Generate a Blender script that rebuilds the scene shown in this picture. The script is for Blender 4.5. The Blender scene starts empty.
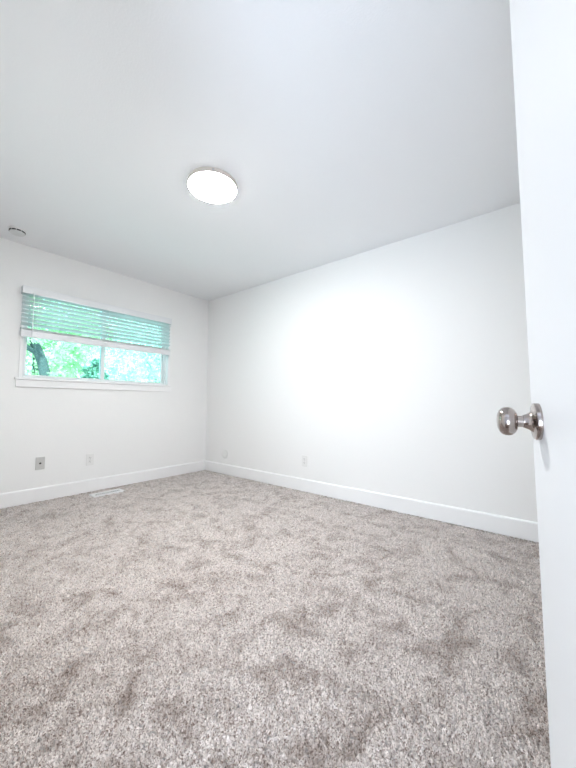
import bpy, bmesh, math, random
import numpy as np
from mathutils import Vector, Matrix

S = bpy.context.scene
COL = S.collection
rnd = random.Random(7)

# ------------------------------------------------------------------ camera
CAM_H = 0.9434
YAW, PITCH, ROLL = 0.891418, 0.0611505, 0.00516977
F_PX = 319.97
fw = Vector((math.sin(YAW) * math.cos(PITCH), math.cos(YAW) * math.cos(PITCH), math.sin(PITCH)))
rt0 = Vector((math.cos(YAW), -math.sin(YAW), 0))
up0 = rt0.cross(fw)
rt = rt0 * math.cos(ROLL) + up0 * math.sin(ROLL)
up = -rt0 * math.sin(ROLL) + up0 * math.cos(ROLL)
cd = bpy.data.cameras.new('camera')
cd.sensor_fit = 'VERTICAL'; cd.sensor_height = 24.0; cd.lens = F_PX / 768 * 24.0
cd.clip_start = 0.02; cd.clip_end = 200
cam = bpy.data.objects.new('camera', cd); COL.objects.link(cam)
cam.matrix_world = Matrix(((rt.x, up.x, -fw.x, 0), (rt.y, up.y, -fw.y, 0), (rt.z, up.z, -fw.z, CAM_H), (0, 0, 0, 1)))
S.camera = cam

# ------------------------------------------------------------------ sky, sun, lights, exposure
W = bpy.data.worlds.new('sky'); S.world = W; W.use_nodes = True
bg = W.node_tree.nodes['Background']
bg.inputs['Color'].default_value = (0.80, 0.92, 1.0, 1)
bg.inputs['Strength'].default_value = 3.6
sl = bpy.data.lights.new('sun', 'SUN'); sl.energy = 17.0; sl.angle = math.radians(2); sl.color = (1.0, 0.97, 0.9)
sun = bpy.data.objects.new('sun', sl); COL.objects.link(sun)
sun.rotation_euler = Vector((0.25, 0.62, -0.75)).to_track_quat('-Z', 'Y').to_euler()   # from behind the house, onto the trees
LAMP = 142.0                                     # ceiling lamp diffuser
LAMP_COL = (0.985, 0.985, 0.98)
hl = bpy.data.lights.new('hall_fill', 'AREA'); hl.shape = 'RECTANGLE'; hl.size = 1.35; hl.size_y = 1.3
hl.energy = 58; hl.color = (0.67, 0.79, 1.0)    # added fill, no known source; lights the door, right wall and near ceiling
hall = bpy.data.objects.new('hall_fill', hl); COL.objects.link(hall); hall.location = (-1.47, -0.50, 0.70)
hall.rotation_euler = Vector((math.cos(math.radians(52)), 0, math.sin(math.radians(52)))).to_track_quat('-Z', 'Y').to_euler()
S.view_settings.view_transform = 'Standard'; S.view_settings.look = 'None'
S.view_settings.gamma = 1.0; S.view_settings.use_curve_mapping = False
S.view_settings.exposure = 0.10

# ------------------------------------------------------------------ materials
def principled(name, col, rough=0.6, metal=0.0, spec=0.5):
    m = bpy.data.materials.new(name); m.use_nodes = True
    b = m.node_tree.nodes['Principled BSDF']
    b.inputs['Base Color'].default_value = (*col, 1)
    b.inputs['Roughness'].default_value = rough
    b.inputs['Metallic'].default_value = metal
    b.inputs['Specular IOR Level'].default_value = spec
    return m

def node(m, t, **kw):
    n = m.node_tree.nodes.new(t)
    for k, v in kw.items():
        if k in n.inputs: n.inputs[k].default_value = v
        else: setattr(n, k, v)
    return n

def link(m, a, ai, b, bi): m.node_tree.links.new(a.outputs[ai], b.inputs[bi])

def textured(name, col, rough, scale, strength, dist=0.002, var=0.0):
    """paint with a fine orange-peel bump"""
    m = principled(name, col, rough, 0, 0.3)
    b = m.node_tree.nodes['Principled BSDF']
    tc = node(m, 'ShaderNodeTexCoord')
    nz = node(m, 'ShaderNodeTexNoise', Scale=scale, Detail=3.0)
    link(m, tc, 'Object', nz, 'Vector')
    bp = node(m, 'ShaderNodeBump', Strength=strength, Distance=dist)
    link(m, nz, 'Fac', bp, 'Height'); link(m, bp, 'Normal', b, 'Normal')
    return m

WALL = textured('wall_paint', (0.925, 0.925, 0.92), 0.75, 90, 0.25)
CEIL = textured('ceiling_paint', (0.92, 0.93, 0.95), 0.85, 120, 0.35)
TRIM = principled('trim_paint', (0.95, 0.95, 0.955), 0.4)
DOORM = textured('door_paint', (0.88, 0.89, 0.91), 0.42, 160, 0.06, 0.001)
VINYL = principled('window_vinyl', (0.86, 0.88, 0.89), 0.35)
BLIND = principled('blind_white', (0.84, 0.85, 0.87), 0.45)
CORD = principled('blind_cord', (0.82, 0.84, 0.85), 0.7)
PLAST = principled('white_plastic', (0.86, 0.86, 0.85), 0.35)
GREYPL = principled('grey_plastic', (0.60, 0.60, 0.59), 0.4)
DARK = principled('dark_hole', (0.02, 0.02, 0.025), 0.7)
SLOT = principled('slot_grey', (0.20, 0.20, 0.20), 0.7)
SCREW = principled('screw_metal', (0.62, 0.62, 0.62), 0.35, 1.0)
NICKEL = principled('satin_nickel', (0.42, 0.37, 0.345), 0.17, 1.0)
RIM = principled('lamp_rim', (0.80, 0.74, 0.69), 0.4, 0.3)
SMOKE = principled('detector_plastic', (0.74, 0.75, 0.75), 0.5)
REG = principled('register_paint', (0.92, 0.92, 0.92), 0.4)
LOUV = principled('louver_shade_grey', (0.42, 0.44, 0.46), 0.45)  # register white greyed to stand for shade between the blades
HALLM = principled('hall_paint', (0.82, 0.82, 0.82), 0.8)
SUBF = principled('dark_wood_floor', (0.16, 0.10, 0.07), 0.5)
BARK = textured('bark', (0.06, 0.085, 0.085), 0.95, 18, 0.8, 0.03)

def emission(name, col, s):
    m = bpy.data.materials.new(name); m.use_nodes = True; nt = m.node_tree
    nt.nodes.remove(nt.nodes['Principled BSDF'])
    e = node(m, 'ShaderNodeEmission'); e.inputs[0].default_value = (*col, 1); e.inputs[1].default_value = s
    link(m, e, 0, nt.nodes['Material Output'], 0)
    return m
DIFF = emission('lamp_diffuser', LAMP_COL, LAMP)

def glass():
    m = bpy.data.materials.new('window_glass'); m.use_nodes = True; nt = m.node_tree
    nt.nodes.remove(nt.nodes['Principled BSDF'])
    t = node(m, 'ShaderNodeBsdfTransparent'); t.inputs[0].default_value = (0.74, 0.95, 0.955, 1)
    g = node(m, 'ShaderNodeBsdfGlossy'); g.inputs['Roughness'].default_value = 0.02
    fr = node(m, 'ShaderNodeFresnel'); fr.inputs[0].default_value = 1.35
    mx = node(m, 'ShaderNodeMixShader')
    link(m, fr, 0, mx, 0); link(m, t, 0, mx, 1); link(m, g, 0, mx, 2)
    link(m, mx, 0, nt.nodes['Material Output'], 0)
    return m
GLASS = glass()

def slatmat():
    m = principled('blind_slat', (0.86, 0.89, 0.89), 0.45); nt = m.node_tree
    tr = node(m, 'ShaderNodeBsdfTranslucent'); tr.inputs[0].default_value = (0.86, 0.90, 0.90, 1)
    mx = node(m, 'ShaderNodeMixShader'); mx.inputs[0].default_value = 0.65
    link(m, nt.nodes['Principled BSDF'], 0, mx, 1); link(m, tr, 0, mx, 2); link(m, mx, 0, nt.nodes['Material Output'], 0)
    return m
SLAT = slatmat()

def leafmat(name, a, b):
    m = principled(name, a, 0.55); nt = m.node_tree; p = nt.nodes['Principled BSDF']
    tc = node(m, 'ShaderNodeTexCoord')
    nz = node(m, 'ShaderNodeTexNoise', Scale=2.2, Detail=4.0)
    rp = node(m, 'ShaderNodeValToRGB')
    rp.color_ramp.elements[0].position = 0.35; rp.color_ramp.elements[0].color = (*a, 1)
    rp.color_ramp.elements[1].position = 0.65; rp.color_ramp.elements[1].color = (*b, 1)
    link(m, tc, 'Object', nz, 'Vector'); link(m, nz, 'Fac', rp, 'Fac'); link(m, rp, 'Color', p, 'Base Color')
    tr = node(m, 'ShaderNodeBsdfTranslucent'); link(m, rp, 'Color', tr, 'Color')
    mx = node(m, 'ShaderNodeMixShader'); mx.inputs[0].default_value = 0.45
    link(m, p, 0, mx, 1); link(m, tr, 0, mx, 2); link(m, mx, 0, nt.nodes['Material Output'], 0)
    return m
LEAF_A = leafmat('leaf_fresh', (0.24, 0.46, 0.24), (0.58, 0.78, 0.48))
LEAF_B = leafmat('leaf_pale', (0.30, 0.50, 0.38), (0.62, 0.80, 0.64))
LEAF_C = leafmat('leaf_bluish', (0.05, 0.18, 0.15), (0.20, 0.42, 0.30))
GROUND = textured('pale_ground', (0.55, 0.56, 0.54), 0.9, 30, 0.3)

def carpetmat():
    m = principled('carpet_yarn', (0.5, 0.45, 0.42), 0.95, 0, 0.1); nt = m.node_tree
    p = nt.nodes['Principled BSDF']
    tc = node(m, 'ShaderNodeTexCoord')
    # brushed patches: light and shade of leaning pile put into the colour
    n1 = node(m, 'ShaderNodeTexNoise', Scale=7.5, Detail=7.0, Roughness=0.66, Distortion=0.8)
    r1 = node(m, 'ShaderNodeValToRGB')
    e = r1.color_ramp.elements
    e[0].position = 0.36; e[0].color = (0.40, 0.335, 0.298, 1)
    e[1].position = 0.53; e[1].color = (0.715, 0.65, 0.612, 1)
    link(m, tc, 'Object', n1, 'Vector'); link(m, n1, 'Fac', r1, 'Fac')
    # heathered yarn: a random shade per tuft
    v = node(m, 'ShaderNodeTexVoronoi', Scale=270.0)
    link(m, tc, 'Object', v, 'Vector')
    sp = node(m, 'ShaderNodeSeparateColor'); link(m, v, 'Color', sp, 0)
    r2 = node(m, 'ShaderNodeValToRGB')
    q = r2.color_ramp.elements
    q[0].position = 0.0; q[0].color = (0.34, 0.27, 0.24, 1)
    q[1].position = 1.0; q[1].color = (1.38, 1.39, 1.40, 1)
    k = r2.color_ramp.elements.new(0.42); k.color = (0.90, 0.88, 0.87, 1)
    link(m, sp, 0, r2, 'Fac')
    mu = node(m, 'ShaderNodeMix', data_type='RGBA', blend_type='MULTIPLY'); mu.inputs[0].default_value = 1.0
    m.node_tree.links.new(r1.outputs[0], mu.inputs[6]); m.node_tree.links.new(r2.outputs[0], mu.inputs[7])
    m.node_tree.links.new(mu.outputs[2], p.inputs['Base Color'])
    p.inputs['Sheen Weight'].default_value = 1.0; p.inputs['Sheen Roughness'].default_value = 0.45
    return m
CARPET = carpetmat()

# ------------------------------------------------------------------ helpers
def put(name, bm, mat, parent=None, smooth=False):
    me = bpy.data.meshes.new(name)
    bmesh.ops.recalc_face_normals(bm, faces=bm.faces)
    bm.to_mesh(me); bm.free()
    me.materials.append(mat)
    if smooth:
        me.polygons.foreach_set('use_smooth', [True] * len(me.polygons))
        try: me.set_sharp_from_angle(angle=math.radians(38))
        except Exception: pass
    o = bpy.data.objects.new(name, me); COL.objects.link(o)
    if parent: o.parent = parent
    return o

def tag(o, label=None, cat=None, group=None, kind=None):
    if label: o['label'] = label
    if cat: o['category'] = cat
    if group: o['group'] = group
    if kind: o['kind'] = kind
    return o

def empty(name, loc, rot=None):
    o = bpy.data.objects.new(name, None); COL.objects.link(o)
    o.location = loc; o.empty_display_size = 0.1
    if rot: o.rotation_euler = rot
    return o

def box(bm, x0, x1, y0, y1, z0, z1, bev=0.0, seg=2):
    r = bmesh.ops.create_cube(bm, size=1.0)
    vs = r['verts']
    for v in vs:
        v.co = Vector((x0 + (v.co.x + .5) * (x1 - x0), y0 + (v.co.y + .5) * (y1 - y0), z0 + (v.co.z + .5) * (z1 - z0)))
    if bev > 0:
        es = list({e for v in vs for e in v.link_edges})
        bmesh.ops.bevel(bm, geom=es, offset=bev, segments=seg, profile=0.6, affect='EDGES')
    return bm

def B(x0, x1, y0, y1, z0, z1, bev=0.0, seg=2):
    return box(bmesh.new(), x0, x1, y0, y1, z0, z1, bev, seg)

def lathe(profile, n=48, bm=None):
    """profile = [(r, z)...] turned about Z"""
    bm = bm or bmesh.new()
    rings = []
    for r, z in profile:
        if r < 1e-6: rings.append([bm.verts.new((0, 0, z))])
        else: rings.append([bm.verts.new((r * math.cos(2 * math.pi * i / n), r * math.sin(2 * math.pi * i / n), z)) for i in range(n)])
    for a, b in zip(rings, rings[1:]):
        for i in range(n):
            j = (i + 1) % n
            if len(a) == 1 and len(b) == 1: continue
            if len(a) == 1: bm.faces.new((a[0], b[i], b[j]))
            elif len(b) == 1: bm.faces.new((a[i], a[j], b[0]))
            else: bm.faces.new((a[i], a[j], b[j], b[i]))
    return bm

def xf(bm, M):
    bmesh.ops.transform(bm, matrix=M, verts=bm.verts); return bm

def tube(bm, pts, radii, n=10):
    prev = None
    for i, (p, r) in enumerate(zip(pts, radii)):
        p = Vector(p)
        d = (Vector(pts[min(i + 1, len(pts) - 1)]) - Vector(pts[max(i - 1, 0)])).normalized()
        a = d.cross(Vector((0.13, 0.9, 0.31))).normalized(); b = d.cross(a)
        ring = [bm.verts.new(p + a * r * math.cos(2 * math.pi * k / n) + b * r * math.sin(2 * math.pi * k / n)) for k in range(n)]
        if prev:
            for k in range(n):
                bm.faces.new((prev[k], prev[(k + 1) % n], ring[(k + 1) % n], ring[k]))
        prev = ring
    return bm

def struct(name, bm, mat, parent=None, smooth=False):
    return tag(put(name, bm, mat, parent, smooth), kind=None if parent else 'structure')

# ------------------------------------------------------------------ room shell
H = 2.44
XR, YW = 2.8576, 3.8137          # right wall, window wall
XL, YN = 0.05, -0.30             # door wall, near wall behind the open door
OX0, OX1, OZ0, OZ1 = 0.752, 2.236, 1.170, 2.02     # window opening
bm = B(-1.45, XR + .12, -1.5, YW + .14, -.12, -.018)
struct('floor', bm, SUBF)
struct('ceiling', B(-1.45, XR + .12, -1.5, YW + .14, H, H + .15), CEIL)
struct('wall_right', B(XR, XR + .12, YN - .12, YW + .14, -.018, H), WALL)
bm = bmesh.new()                 # window wall, in four pieces round the opening
box(bm, -.07, OX0, YW, YW + .14, -.018, H); box(bm, OX1, XR, YW, YW + .14, -.018, H)
box(bm, OX0, OX1, YW, YW + .14, -.018, OZ0); box(bm, OX0, OX1, YW, YW + .14, OZ1, H)
struct('wall_window', bm, WALL)
struct('wall_near', B(XL, XR, YN - .12, YN, -.018, H), WALL)
DH0, DH1, DHZ = -0.166, 0.604, 2.055               # doorway
bm = bmesh.new()
box(bm, -.07, XL, YN - .12, DH0 - .02, -.018, H); box(bm, -.07, XL, DH1 + .02, YW, -.018, H)
box(bm, -.07, XL, DH0 - .02, DH1 + .02, DHZ, H)
struct('wall_door', bm, WALL)
bm = bmesh.new()                 # hallway the photo is taken from, with an invented low opening for the fill light
box(bm, -1.45, -1.35, -1.5, -1.2, -.018, H); box(bm, -1.45, -1.35, .2, 1.7, -.018, H); box(bm, -1.45, -1.35, -1.2, .2, 1.38, H)
box(bm, -1.35, -.07, -1.5, -1.4, -.018, H); box(bm, -1.35, -.07, 1.6, 1.7, -.018, H); box(bm, -.07, XL, -1.5, YN - .12, -.018, H)
struct('wall_hall', bm, HALLM)
bm = bmesh.new()                 # door jamb and casing
box(bm, -.08, XL + .012, DH0 - .018, DH0 - .002, 0, DHZ, .002); box(bm, -.08, XL + .012, DH1 + .002, DH1 + .018, 0, DHZ, .002)
box(bm, -.08, XL + .012, DH0 - .018, DH1 + .018, DHZ - .016, DHZ, .002)
box(bm, XL, XL + .014, DH0 - .08, DH0 - .014, 0, DHZ + .05, .002); box(bm, XL, XL + .014, DH1 + .014, DH1 + .075, 0, DHZ + .05, .002)
box(bm, XL, XL + .014, DH0 - .014, DH1 + .014, DHZ - .002, DHZ + .05, .002)
struct('trim_1', bm, TRIM)

def base(name, x0, y0, x1, y1, nx, ny):
    """baseboard with an eased top edge; (nx, ny) points into the room"""
    prof = [(0, 0), (.014, 0), (.014, .117), (.012, .124), (.006, .130), (0, .131)]
    bm = bmesh.new(); ra, rb = [], []
    for d, z in prof:
        ra.append(bm.verts.new((x0 + nx * d, y0 + ny * d, z))); rb.append(bm.verts.new((x1 + nx * d, y1 + ny * d, z)))
    for i in range(len(prof)):
        j = (i + 1) % len(prof); bm.faces.new((ra[i], ra[j], rb[j], rb[i]))
    bm.faces.new(ra); bm.faces.new(rb)
    return struct(name, bm, TRIM)
base('baseboard_right', XR, YN, XR, YW, -1, 0)
base('baseboard_window', XL, YW, XR - .014, YW, 0, -1)
base('baseboard_near', XL + .014, YN, XR - .014, YN, 0, 1)
base('baseboard_door', XL, DH1 + .077, XL, YW - .014, 1, 0)

# carpet pile: one fine relief sheet, finer near the doorway
def axis(a, b, s0, g):
    out = [a]
    while out[-1] < b:
        out.append(out[-1] + s0 + g * max(0, out[-1] - a))
    out = np.array(out); return a + (out - a) * (b - a) / (out[-1] - a)
xs = axis(XL, XR, .0030, .0022); ys = axis(YN, YW, .0030, .0018)
rng = np.random.default_rng(3)
nx, ny = len(xs), len(ys)
X, Y = np.meshgrid(xs, ys)
hn = rng.random((ny, nx)).astype(np.float32)
Z = -.011 + .024 * (hn - .42)
X = X + rng.normal(0, .0007, X.shape); Y = Y + rng.normal(0, .0008, Y.shape)
X[:, 0] = XL; X[:, -1] = XR; Y[0] = YN; Y[-1] = YW
inwall = (X < XL) & ((Y < DH0) | (Y > DH1))
co = np.stack([X, Y, Z], -1).reshape(-1, 3).astype(np.float32)
idx = np.arange(nx * ny).reshape(ny, nx)
quad = np.stack([idx[:-1, :-1], idx[:-1, 1:], idx[1:, 1:], idx[1:, :-1]], -1).reshape(-1, 4)
hole = (abs(X - 1.470) < .145) & (abs(Y - 3.612) < .047)          # cut out round the floor register
keep = ~(inwall[:-1, :-1] | inwall[1:, 1:] | hole[:-1, :-1] | hole[1:, 1:]).reshape(-1)
quad = quad[keep]
me = bpy.data.meshes.new('carpet')
me.vertices.add(len(co)); me.vertices.foreach_set('co', co.ravel())
me.loops.add(quad.size); me.loops.foreach_set('vertex_index', quad.ravel().astype(np.int32))
me.polygons.add(len(quad))
me.polygons.foreach_set('loop_start', (np.arange(len(quad)) * 4).astype(np.int32))
me.update(calc_edges=True); me.validate()
me.materials.append(CARPET)
o = bpy.data.objects.new('carpet', me); COL.objects.link(o)
tag(o, 'speckled greige plush carpet covering the whole floor', 'carpet', kind='stuff')

# ------------------------------------------------------------------ window
win = empty('window_1', (0, 0, 0)); win['kind'] = 'structure'
GY = YW + .052                                   # room face of the window unit
fr = bmesh.new()
def ring(bm, x0, x1, z0, z1, t, y0, y1, bev=.003, tb=None):
    tb = tb or t
    box(bm, x0, x0 + t, y0, y1, z0, z1, bev); box(bm, x1 - t, x1, y0, y1, z0, z1, bev)
    box(bm, x0 + t, x1 - t, y0, y1, z0, z0 + tb, bev); box(bm, x0 + t, x1 - t, y0, y1, z1 - t, z1, bev)
ring(fr, OX0, OX1, OZ0, OZ1, .022, GY, GY + .07)
put('window_frame', fr, VINYL, win)
sa = bmesh.new(); ring(sa, OX0 + .022, 1.478, OZ0 + .022, OZ1 - .022, .020, GY + .008, GY + .036, .003, .016)
sash = put('sash', sa, VINYL, win)
put('pane', B(OX0 + .042, 1.458, GY + .020, GY + .026, OZ0 + .038, OZ1 - .042), GLASS, sash)
sb = bmesh.new(); ring(sb, 1.474, OX1 - .022, OZ0 + .022, OZ1 - .022, .020, GY + .038, GY + .064, .003, .016)
box(sb, 1.452, 1.506, GY + .030, GY + .040, OZ0 + .024, OZ1 - .024, .003)
sash2 = put('sash', sb, VINYL, win)
put('pane', B(1.494, OX1 - .042, GY + .050, GY + .056, OZ0 + .038, OZ1 - .042), GLASS, sash2)
put('latch', B(1.462, 1.474, GY - .004, GY + .010, 1.52, 1.58, .002), VINYL, sash)
bm = bmesh.new()                                  # painted return lining the opening
box(bm, OX0 - .0, OX0 + .006, YW, GY, OZ0, OZ1); box(bm, OX1 - .006, OX1, YW, GY, OZ0, OZ1)
box(bm, OX0, OX1, YW, GY, OZ1 - .006, OZ1)
box(bm, OX0 - .022, OX0 + .002, YW - .009, YW + .001, OZ0, OZ1 + .03, .002)
box(bm, OX1 - .002, OX1 + .026, YW - .009, YW + .001, OZ0, OZ1 + .03, .002)
put('side_casing', bm, TRIM, win)
bm = B(.703, 2.276, YW - .030, YW, 1.154, 1.175, .004)
box(bm, OX0 + .001, OX1 - .001, YW - .002, GY, 1.154, 1.175)
put('window_sill', bm, TRIM, win)
put('apron', B(.712, 2.284, YW - .017, YW, 1.086, 1.153, .003), TRIM, win)

# ------------------------------------------------------------------ blind
bl = empty('window_blind', (1.477, YW - .03, 2.03))
tag(bl, 'white horizontal slat blind pulled half way up over the window', 'blind')
BX0, BX1, BY = .722, 2.232, YW - .034             # slat centre line in front of the wall
def bput(name, bm, mat, par=None, smooth=False):
    xf(bm, Matrix.Translation(-Vector(bl.location))); return put(name, bm, mat, par or bl, smooth)
bm = B(BX0 - .006, BX1 + .006, YW - .068, YW - .060, 1.962, 2.034, .002)
box(bm, BX0 - .006, BX0 + .002, YW - .061, YW - .001, 1.962, 2.034, .002)
box(bm, BX1 - .002, BX1 + .006, YW - .061, YW - .001, 1.962, 2.034, .002)
val = bput('valance', bm, BLIND)
bput('headrail', B(BX0 + .004, BX1 - .004, YW - .058, YW - .012, 1.985, 2.026, .002), BLIND)
def slat(z, ang, wid=.050, th=.0028, notch=True):
    """one slat, gently crowned, cut by route holes near its ends"""
    bm = bmesh.new(); n = 6; top, bot = [], []
    for i in range(n + 1):
        u = -wid / 2 + wid * i / n; c = .0022 * (1 - (2 * u / wid) ** 2)
        for lst, s in ((top, th / 2), (bot, -th / 2)):
            y = u * math.cos(ang) - (c + s) * math.sin(ang); zz = u * math.sin(ang) + (c + s) * math.cos(ang)
            lst.append([bm.verts.new((x, BY + y, z + zz)) for x in (BX0, BX1)])
    for i in range(n):
        bm.faces.new((top[i][0], top[i + 1][0], top[i + 1][1], top[i][1]))
        bm.faces.new((bot[i][0], bot[i][1], bot[i + 1][1], bot[i + 1][0]))
    bm.faces.new([t[0] for t in top] + [b[0] for b in reversed(bot)])
    bm.faces.new([t[1] for t in top] + [b[1] for b in reversed(bot)])
    bm.faces.new((top[0][0], top[0][1], bot[0][1], bot[0][0])); bm.faces.new((top[n][0], top[n][1], bot[n][1], bot[n][0]))
    return bm
SL_ANG = math.radians(-27)                        # room edge raised
for i in range(8):
    bput('slat', slat(1.962 - i * .0405, SL_ANG), SLAT, smooth=True)
for i in range(4):
    bput('slat', slat(1.6215 + i * .0050, 0.0, th=.0044), SLAT, smooth=True)       # gathered on the rail
rl = bput('bottom_rail', B(BX0, BX1, BY - .026, BY + .026, 1.556, 1.618, .005), BLIND)
for x in (.84, 1.477, 2.09):
    bm = bmesh.new()
    for dy in (-.027, .027):
        box(bm, x - .0012, x + .0012, BY + dy - .0006, BY + dy + .0006, 1.59, 1.99)
    bput('ladder_cord', bm, CORD)
bm = bmesh.new(); tube(bm, [(.800, YW - .074, 1.975), (.801, YW - .075, 1.80), (.802, YW - .074, 1.552)], [.0040, .0040, .0050], 10)
bput('tilt_wand', bm, BLIND, smooth=True)

# ------------------------------------------------------------------ ceiling light
cl = empty('ceiling_light', (1.307, 1.726, H))
tag(cl, 'round flush ceiling light glowing white inside a slim metal rim', 'ceiling light')
put('frame', lathe([(0, 0), (.162, 0), (.164, -.002), (.164, -.030), (.161, -.032), (0, -.032)], 96), RIM, cl, True)
put('diffuser', lathe([(0, -.0325)] + [(r_, -.0330 - .024 * (1 - (r_ / .1605) ** 2)) for r_ in (.1605, .150, .135, .115, .09, .06, .03)] + [(0, -.057)], 96), DIFF, cl, True)
for a in (233, 353, 113):
    r = math.radians(a)
    bm = B(-.006, .006, -.003, .004, -.032, -.010, .0015)
    xf(bm, Matrix.Rotation(r - math.pi / 2, 4, 'Z') @ Matrix.Translation((0, 0, 0)))
    xf(bm, Matrix.Translation((.164 * math.cos(r), .164 * math.sin(r), 0)))
    put('clip', bm, SCREW, cl)

# ------------------------------------------------------------------ smoke detector
sd = empty('smoke_detector', (.613, 3.52, H))
tag(sd, 'round white smoke detector on the ceiling near the window wall', 'smoke detector')
put('base', lathe([(0, 0), (.0575, 0), (.0580, -.016), (.055, -.018), (0, -.018)], 64), PLAST, sd, True)  # whiter than the cap: light on its side put into the colour
put('cap', lathe([(0, -.0181), (.0530, -.0181), (.0535, -.032), (.050, -.040), (.040, -.045), (.02, -.047), (0, -.047)], 64), SMOKE, sd, True)
for k in range(10):
    a = 2 * math.pi * (k + .5) / 10
    bm = bmesh.new(); n = 6; vs = []
    for i in range(n + 1):
        t = a + (i / n - .5) * .50
        vs.append([bm.verts.new((r_ * math.cos(t), r_ * math.sin(t), z_)) for r_, z_ in ((.0525, -.0185), (.0560, -.0185), (.0560, -.0295), (.0525, -.0295))])
    for i in range(n):
        for j in range(4): bm.faces.new((vs[i][j], vs[i][(j + 1) % 4], vs[i + 1][(j + 1) % 4], vs[i + 1][j]))
    bm.faces.new(vs[0]); bm.faces.new(vs[-1])
    put('vent_slot', bm, DARK, sd)

# ------------------------------------------------------------------ wall plates (built facing -Y, then turned)
def plate(name, label, cat, loc, rz, kind, group=None):
    t = empty(name, loc, (0, 0, rz)); tag(t, label, cat, group)
    w, h = .0365, .0590
    put('cover_plate', B(-w, w, -.0065, 0, -h, h, .003, 3), GREYPL if kind == 'coax' else PLAST, t)
    if kind == 'coax':
        bm = lathe([(0, 0), (.0085, 0), (.0085, .003), (.0065, .003), (.0065, .012), (.005, .013), (.005, .0118), (0, .0118)], 24)
        xf(bm, Matrix.Rotation(math.pi / 2, 4, 'X')); xf(bm, Matrix.Translation((0, -.0064, 0)))
        put('jack', bm, DARK, t, True)
    else:
        for s in (-1, 1):
            r = B(-.0165, .0165, -.0085, -.006, s * .0195 - .0145, s * .0195 + .0145, .0012)
            rec = put('receptacle', r, PLAST, t)
            bm = bmesh.new()
            for x, hh in ((-.0064, .0052), (.0064, .0042)):
                box(bm, x - .0014, x + .0014, -.0089, -.0080, s * .0195 + .0035 - hh, s * .0195 + .0035 + hh)
            c = lathe([(0, 0), (.0026, 0), (.0026, .0009), (0, .0009)], 14); xf(c, Matrix.Rotation(math.pi / 2, 4, 'X'))
            xf(c, Matrix.Translation((0, -.0080, s * .0195 - .0085)))
            mm = bpy.data.meshes.new('tmp'); c.to_mesh(mm); c.free(); bm.from_mesh(mm); bpy.data.meshes.remove(mm)
            put('slots', bm, SLOT, rec)
    for z in ((-.042, .042) if kind == 'coax' else (0,)):
        bm = lathe([(0, 0), (.0032, 0), (.0030, .0010), (0, .0013)], 16)
        xf(bm, Matrix.Rotation(math.pi / 2, 4, 'X')); xf(bm, Matrix.Translation((0, -.0064, z)))
        put('screw', bm, SCREW, t, True)
    return t
plate('cable_jack_plate', 'grey wall plate with a dark round cable jack below the window', 'wall plate', (.931, YW, .358), 0, 'coax')
plate('power_outlet', 'white duplex power outlet on the window wall above the floor register', 'power outlet', (1.365, YW, .337), 0, 'out')
plate('power_outlet', 'white duplex power outlet on the bare long wall right of the corner', 'power outlet', (XR, 2.066, .323), -math.pi / 2, 'out')
rp = empty('round_cover_plate', (XR, 3.391, .265), (0, 0, -math.pi / 2))
tag(rp, 'round white blank cover plate low on the wall by the room corner', 'wall plate')
bm = lathe([(0, 0), (.060, 0), (.060, .003), (.057, .0055), (.03, .0065), (0, .0068)], 48); xf(bm, Matrix.Rotation(math.pi / 2, 4, 'X'))
put('plate_disc', bm, PLAST, rp, True)
for s in (-1, 1):
    bm = lathe([(0, 0), (.0035, 0), (.0032, .0012), (0, .0015)], 16); xf(bm, Matrix.Rotation(math.pi / 2, 4, 'X'))
    xf(bm, Matrix.Translation((s * .035, -.0062, 0))); put('screw', bm, PLAST, rp, True)

# ------------------------------------------------------------------ floor register
fg = empty('floor_register', (1.470, 3.612, 0.001))
tag(fg, 'white louvered floor register set in the carpet below the window', 'floor vent')
bm = bmesh.new(); ring_w = .020
for (a, b, c, d) in ((-.160, .160, -.058, -.036), (-.160, .160, .036, .058), (-.160, -.132, -.036, .036), (.132, .160, -.036, .036)):
    box(bm, a, b, c, d, -.012, .008, .0025)
put('frame', bm, REG, fg)
put('duct_well', B(-.134, .134, -.038, .038, -.017, -.016), DARK, fg)
lv = bmesh.new()
for i in range(13):
    x = -.12 + .24 * i / 12
    c = bmesh.new(); box(c, -.0009, .0009, -.036, .036, -.0035, .0035); xf(c, Matrix.Translation((x, 0, -.005)) @ Matrix.Rotation(.5, 4, 'Y'))
    mm = bpy.data.meshes.new('tmp'); c.to_mesh(mm); c.free(); lv.from_mesh(mm); bpy.data.meshes.remove(mm)
box(lv, -.132, .132, -.003, .003, -.010, -.001)
put('louvers', lv, LOUV, fg)
fg.scale = (.94, 1, 1)

# ------------------------------------------------------------------ door, open into the room
da = math.radians(51.075 + 27.2)
DD = Vector((math.sin(da), math.cos(da), 0)); DN = Vector((-DD.y, DD.x, 0))
hinge = Vector((0.7344, 0.0106, 0)) - .700 * DD
DM = Matrix(((DD.x, DN.x, 0, hinge.x), (DD.y, DN.y, 0, hinge.y), (0, 0, 1, 0), (0, 0, 0, 1)))
door = struct('door_1', B(0.004, .760, -.035, 0, .014, 2.040, .0022), DOORM)
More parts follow.
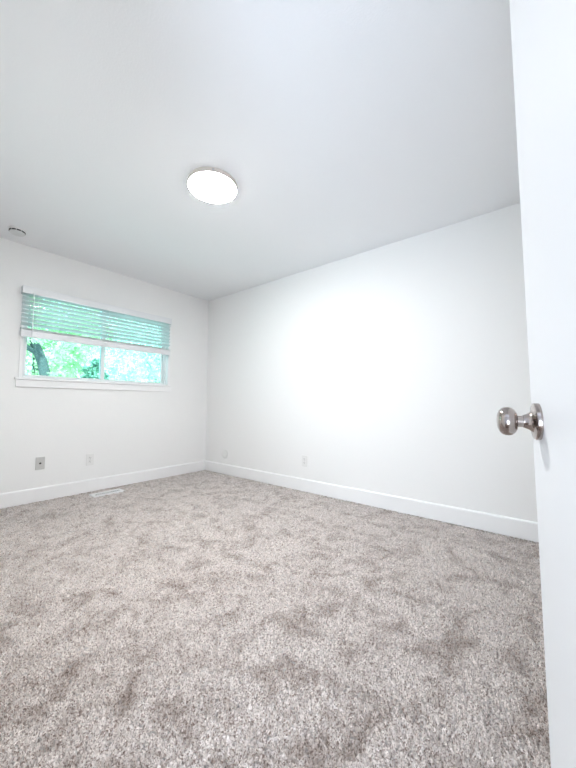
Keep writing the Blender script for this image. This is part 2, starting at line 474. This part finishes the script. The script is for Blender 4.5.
# the leaf hangs slightly out of plumb
door.matrix_world = Matrix.Translation((0, 0, .8)) @ Matrix.Rotation(math.radians(-.60), 4, DD) @ Matrix.Translation((0, 0, -.8)) @ DM
KX, KZ = .700, .9119
def knob(sgn, y0):
    rot = Matrix.Translation((KX, y0, KZ)) @ Matrix.Rotation(-math.pi / 2 * sgn, 4, 'X')
    k = lathe([(0, .0325), (.0105, .0325), (.0165, .0335), (.0215, .0365), (.0250, .0410), (.0263, .0465), (.0258, .0520), (.0235, .0570), (.0195, .0605), (.0130, .0630), (.0060, .0640), (0, .0642)], 56)
    lathe([(.0102, .012), (.0102, .034)], 40, k)
    kb = put('door_knob', xf(k, rot), NICKEL, door, True)
    r = lathe([(0, 0), (.0330, 0), (.0330, .0062), (.0322, .0078), (.0305, .0086), (.0230, .0098), (.0190, .0112), (.0158, .0142), (.0136, .0180), (.0122, .0215), (.0118, .0235), (0, .0235)], 64)
    put('rose', xf(r, rot), NICKEL, kb, True)
knob(1, 0.0); knob(-1, -.035)
lt = B(.7585, .7612, -.029, -.006, KZ - .028, KZ + .028, .0008)
box(lt, .760, .769, -.024, -.011, KZ - .008, KZ + .008, .002)
put('latch_plate', lt, NICKEL, door)
for z in (.20, 1.02, 1.82):
    bm = bmesh.new(); tube(bm, [(.000, .006, z - .045), (.000, .006, z + .045)], [.0055, .0055], 12)
    put('hinge', bm, NICKEL, door, True)

# ------------------------------------------------------------------ outside
struct('outside_ground', B(-9, 16, YW + .3, 24, -.6, -.5), GROUND)  # unseen ground, made pale so its bounce brightens the blind
def leaves(name, blobs, n, size, mat, parent, seed):
    r = np.random.default_rng(seed)
    w = np.array([b[3] ** 2 for b in blobs]); w = w / w.sum()
    which = r.choice(len(blobs), n, p=w)
    C = np.array([b[:3] for b in blobs])[which]; R = np.array([b[3] for b in blobs])[which]
    d = r.normal(size=(n, 3)); d /= np.linalg.norm(d, axis=1, keepdims=True)
    rad = R * (.35 + .65 * r.random(n) ** .45)
    c = C + d * rad[:, None] * np.array([1, 1, .85])
    u = r.normal(size=(n, 3)); u /= np.linalg.norm(u, axis=1, keepdims=True)
    v = np.cross(u, r.normal(size=(n, 3))); v /= np.linalg.norm(v, axis=1, keepdims=True)
    s = size * (.6 + .8 * r.random(n))[:, None]
    P = np.stack([c - u * s, c + v * s * .45, c + u * s, c - v * s * .45], 1).reshape(-1, 3).astype(np.float32)
    me = bpy.data.meshes.new(name)
    me.vertices.add(4 * n); me.vertices.foreach_set('co', P.ravel())
    me.loops.add(4 * n); me.loops.foreach_set('vertex_index', np.arange(4 * n, dtype=np.int32))
    me.polygons.add(n); me.polygons.foreach_set('loop_start', (np.arange(n) * 4).astype(np.int32))
    me.update(calc_edges=True); me.materials.append(mat)
    o = bpy.data.objects.new(name, me); COL.objects.link(o); o.parent = parent
    return o

def tree(name, label, cat, x, y, trunk, blobs, n, size, mat, seed, r0=.14):
    t = empty(name, (x, y, -.5)); tag(t, label, cat)
    if trunk:
        bm = bmesh.new(); m = len(trunk[0])
        for i, br in enumerate(trunk):
            k = len(br); rr = r0 if i == 0 else r0 * .45
            tube(bm, br, [rr * (1 - .55 * j / max(1, k - 1)) for j in range(k)], 12)
        put('trunk', bm, BARK, t, True)
    leaves('foliage', blobs, n, size, mat, t, seed)
    return t
# leaning trunk seen through the left pane
tree('leafy_tree', 'leafy tree with a dark leaning trunk outside the left window pane', 'tree', 2.55, 9.0,
     [[(0, 0, 0), (-.22, 0, 1.6), (-.42, 0, 2.4), (-.70, 0, 3.1), (-.8, 0, 4.0)], [(-.5, 0, 2.55), (-1.1, -.1, 2.9), (-1.7, -.1, 3.2)]],
     [(-1.2, .8, 3.1, .75), (.1, .9, 3.9, .9), (-.9, 1.0, 4.6, 1.0), (.8, .8, 3.4, .6), (.35, .6, 2.5, .5), (-.9, .7, 1.9, .5), (-1.55, .25, 2.95, .32), (.2, .1, 2.75, .25), (-.22, -.4, 2.02, .15), (-.72, -.3, 2.9, .20), (-.05, -.3, 2.5, .17)], 7500, .065, LEAF_A, 11)
tree('bluish_shrub', 'dark bluish shrub outside beside the window centre bar', 'shrub', 2.96, 8.3,
     [[(0, 0, 0), (0, 0, 1.2), (.05, 0, 2.0)]], [(.06, 0, 2.05, .27), (.10, 0, 2.36, .15), (-.16, 0, 1.88, .20), (-.1, 0, 2.2, .12), (.05, .02, 1.6, .33), (0, 0, 1.1, .33)], 2000, .06, LEAF_C, 12, .05)
tree('leafy_tree', 'bright green tree filling the left window pane behind the leaning trunk', 'tree', 3.0, 13.6,
     [[(0, 0, 0), (.1, 0, 1.5), (0, 0, 3.5)]], [(-1.3, 0, 2.5, 1.0), (-.2, 0, 2.9, 1.1), (.7, .2, 2.2, .95), (-.4, .3, 4.3, 1.4), (1.1, 0, 3.6, .9), (-1.7, .2, 3.9, 1.0)], 8000, .075, LEAF_A, 13)
tree('leafy_tree', 'pale green tree outside the right window pane with sky through it', 'tree', 5.75, 11.3,
     [[(1.9, 0, 0), (1.95, 0, 1.6), (1.4, 0, 3.6)]],
     [(-1.0, 0, 2.1, .7), (.1, 0, 2.2, .8), (-.4, .1, 3.2, 1.1), (.9, .2, 2.9, .9), (-1.3, .2, 3.9, .9), (.5, .1, 4.4, 1.2)], 5500, .065, LEAF_B, 14)
tree('leafy_tree', 'pale tree far outside at the right edge of the window', 'tree', 8.2, 15.0,
     [[(0, 0, 0), (0, 0, 2), (.1, 0, 4.5)]], [(-1.2, 0, 3.0, 1.3), (.7, 0, 3.2, 1.4), (-.2, .2, 4.9, 1.8), (-1.9, 0, 2.0, 1.0)], 4200, .10, LEAF_B, 15)
